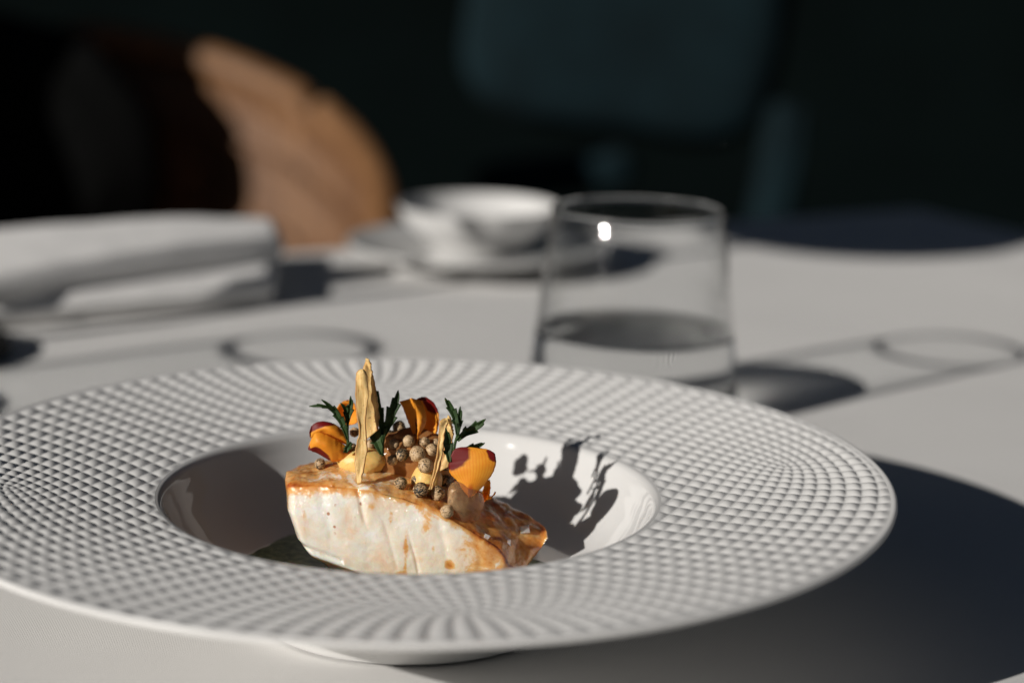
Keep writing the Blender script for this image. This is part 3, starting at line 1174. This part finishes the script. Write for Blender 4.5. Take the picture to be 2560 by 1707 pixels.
# ------------------------------------------------------------------ cup on saucer
cup = empty('white_cup', (.008, .560, .0105))
cupp = smooth_profile([(.0001, .002), (.020, .002), (.024, .000), (.027, .000), (.029, .003), (.038, .009), (.046, .018), (.0505, .0275), (.0512, .0290), (.0500, .0292), (.0490, .0275), (.0445, .019), (.036, .011), (.026, .0065), (.0001, .006)], 70)
v, f = lathe(cupp, 96)
mesh_obj('bowl', v, f, M['glaze'], cup).scale = (.91, .91, .84)
tag(cup, 'wide white cup standing on a saucer at the back of the table', 'cup')
sc = mesh_obj('saucer', *lathe(smooth_profile([(.0001, .003), (.034, .003), (.036, .0), (.039, .0), (.042, .003), (.060, .007), (.078, .0125), (.0795, .0138), (.078, .0145), (.060, .0105), (.042, .0095), (.034, .0102), (.0001, .0105)], 60), 96), M['glaze'])
sc.location = (.008, .560, .0005)
sc.scale = (.93, .93, .93)
tag(sc, 'white saucer under the cup at the back of the table', 'saucer')

# small unlit table lamp left of the frame; its shade throws the round shadow at the far right of the cloth
lamp = empty('table_lamp', (-.2480, .3060, 0))
tag(lamp, 'unlit dark table lamp just left of the picture, shading the far right of the cloth', 'lamp')
mesh_obj('base', *lathe(smooth_profile([(.0001, .0005), (.048, .0005), (.050, .003), (.049, .007), (.020, .011), (.0001, .012)], 40), 64), M['dark_wood'], lamp)
mesh_obj('stem', *lathe([(.0048, .010), (.0048, .268)], 24), M['dark_wood'], lamp)
mesh_obj('shade', *lathe(smooth_profile([(.0001, .292), (.040, .291), (.093, .282), (.1025, .266), (.1035, .262), (.1015, .262), (.091, .279), (.040, .288), (.0001, .289)], 50), 96), M['dark_wood'], lamp)

# ------------------------------------------------------------------ chairs beyond the table
def rattan_chair():
    root = empty('rattan_chair', (-.345, 1.13, -.74))
    tag(root, 'woven rattan tub chair with a black cushion and an added shade pad behind the table on the left', 'chair')
    # rail: a curve in plan, falling towards the right arm
    cx, cy, rad = -.345, 1.13, .262
    n = 64
    rail, foot = [], []
    for i in range(n):
        t = i / (n - 1)
        a = R(190) - t * R(200)          # open towards the table
        x, y = cx + rad * math.cos(a), cy + rad * 1.05 * math.sin(a)
        z = .062 - .165 * max(0, (t - .44) / .56) ** 1.5 - .06 * max(0, (.45 - t) / .45)
        rail.append((x, y, z))
        foot.append((cx + rad * .86 * math.cos(a), cy + rad * .90 * math.sin(a), -.34))
    adopt(tube('top_rail', rail, .016, M['rattan'], None, 10), root)
    # canes: each a strand of its own, leaning
    rails, feet = np.array(rail), np.array(foot)
    cane = 0
    for i in range(0, 190):
        t = i / 189
        p = np.array([np.interp(t * (n - 1), range(n), rails[:, q]) for q in range(3)])
        t2 = min(1, t + .10)
        q_ = np.array([np.interp(t2 * (n - 1), range(n), feet[:, q]) for q in range(3)])
        adopt(tube('cane', [p * (1 - s) + q_ * s + np.array([0, 0, 0]) for s in np.linspace(0, 1, 6)], .0062, M['rattan'], None, 6), root)
    for h in np.linspace(.18, .9, 5):
        P = rails * (1 - h) + feet * h
        P[:, :2] = (P[:, :2] - (cx, cy)) * .965 + (cx, cy)
        adopt(tube('cross_weave', P, .006, M['rattan'], None, 6), root)
    o = blob('cushion', (0, 0, 0), (.20, .20, .07), M['black_cloth'], 4.0, .05, 1.0)
    o.location = (cx, cy, -.30)
    adopt(o, root)
    o = blob('shade_pad', (0, 0, 0), (.19, .05, .16), M['black_cloth'], 9.0, .12, 1.2)  # black pad added to darken the inside of the chair like shade
    o.location = (cx - .15, cy + .17, -.06)
    adopt(o, root)
    for sx, sy in ((-.16, -.16), (.16, -.16), (-.16, .16), (.16, .16)):
        adopt(tube('leg', [(cx + sx, cy + sy, -.34), (cx + sx * 1.2, cy + sy * 1.2, -.739)], .016, M['rattan'], None, 8), root)
    return root


rattan_chair()

blocker = blob('sun_blocker', (-.66, 1.21, .02), (.15, .12, .30), M['black_cloth'], 7.0, .15, 1.3)  # unseen black blob added to keep the sun off the chair's left half
tag(blocker, 'unseen black shape added left of the rattan chair to block its sun', 'blocker')


def armchair():
    root = empty('blue_armchair', (.23, 1.9, -.74))
    tag(root, 'dark petrol blue upholstered armchair behind the glass, shade put into its colour', 'chair')

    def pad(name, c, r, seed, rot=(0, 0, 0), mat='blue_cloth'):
        bm = bmesh.new()
        bmesh.ops.create_cube(bm, size=2)
        bmesh.ops.subdivide_edges(bm, edges=bm.edges[:], cuts=10, use_grid_fill=True)
        for p in bm.verts:
            q = p.co.copy()
            nrm = (abs(q.x) ** 5 + abs(q.y) ** 5 + abs(q.z) ** 5) ** .2
            q = q / nrm
            k_ = 1 + .05 * fbm(q * 2, 3, seed)
            p.co = Vector((q.x * r[0] * k_, q.y * r[1] * k_, q.z * r[2] * k_))
        me = bpy.data.meshes.new(name)
        bm.to_mesh(me)
        bm.free()
        me.polygons.foreach_set('use_smooth', [True] * len(me.polygons))
        me.materials.append(M[mat])
        o = bpy.data.objects.new(name, me)
        o.location = c
        o.rotation_euler = rot
        col.objects.link(o)
        adopt(o, root)
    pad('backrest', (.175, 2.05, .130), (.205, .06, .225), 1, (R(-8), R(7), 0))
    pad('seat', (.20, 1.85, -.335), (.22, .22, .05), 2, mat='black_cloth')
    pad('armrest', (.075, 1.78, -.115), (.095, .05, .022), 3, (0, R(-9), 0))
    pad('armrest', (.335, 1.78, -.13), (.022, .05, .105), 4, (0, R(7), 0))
    for sx in (-.02, .42):
        for sy in (1.62, 2.0):
            adopt(tube('leg', [(sx, sy, -.38), (sx, sy, -.739)], [.018, .012], M['dark_wood'], None, 8), root)


armchair()
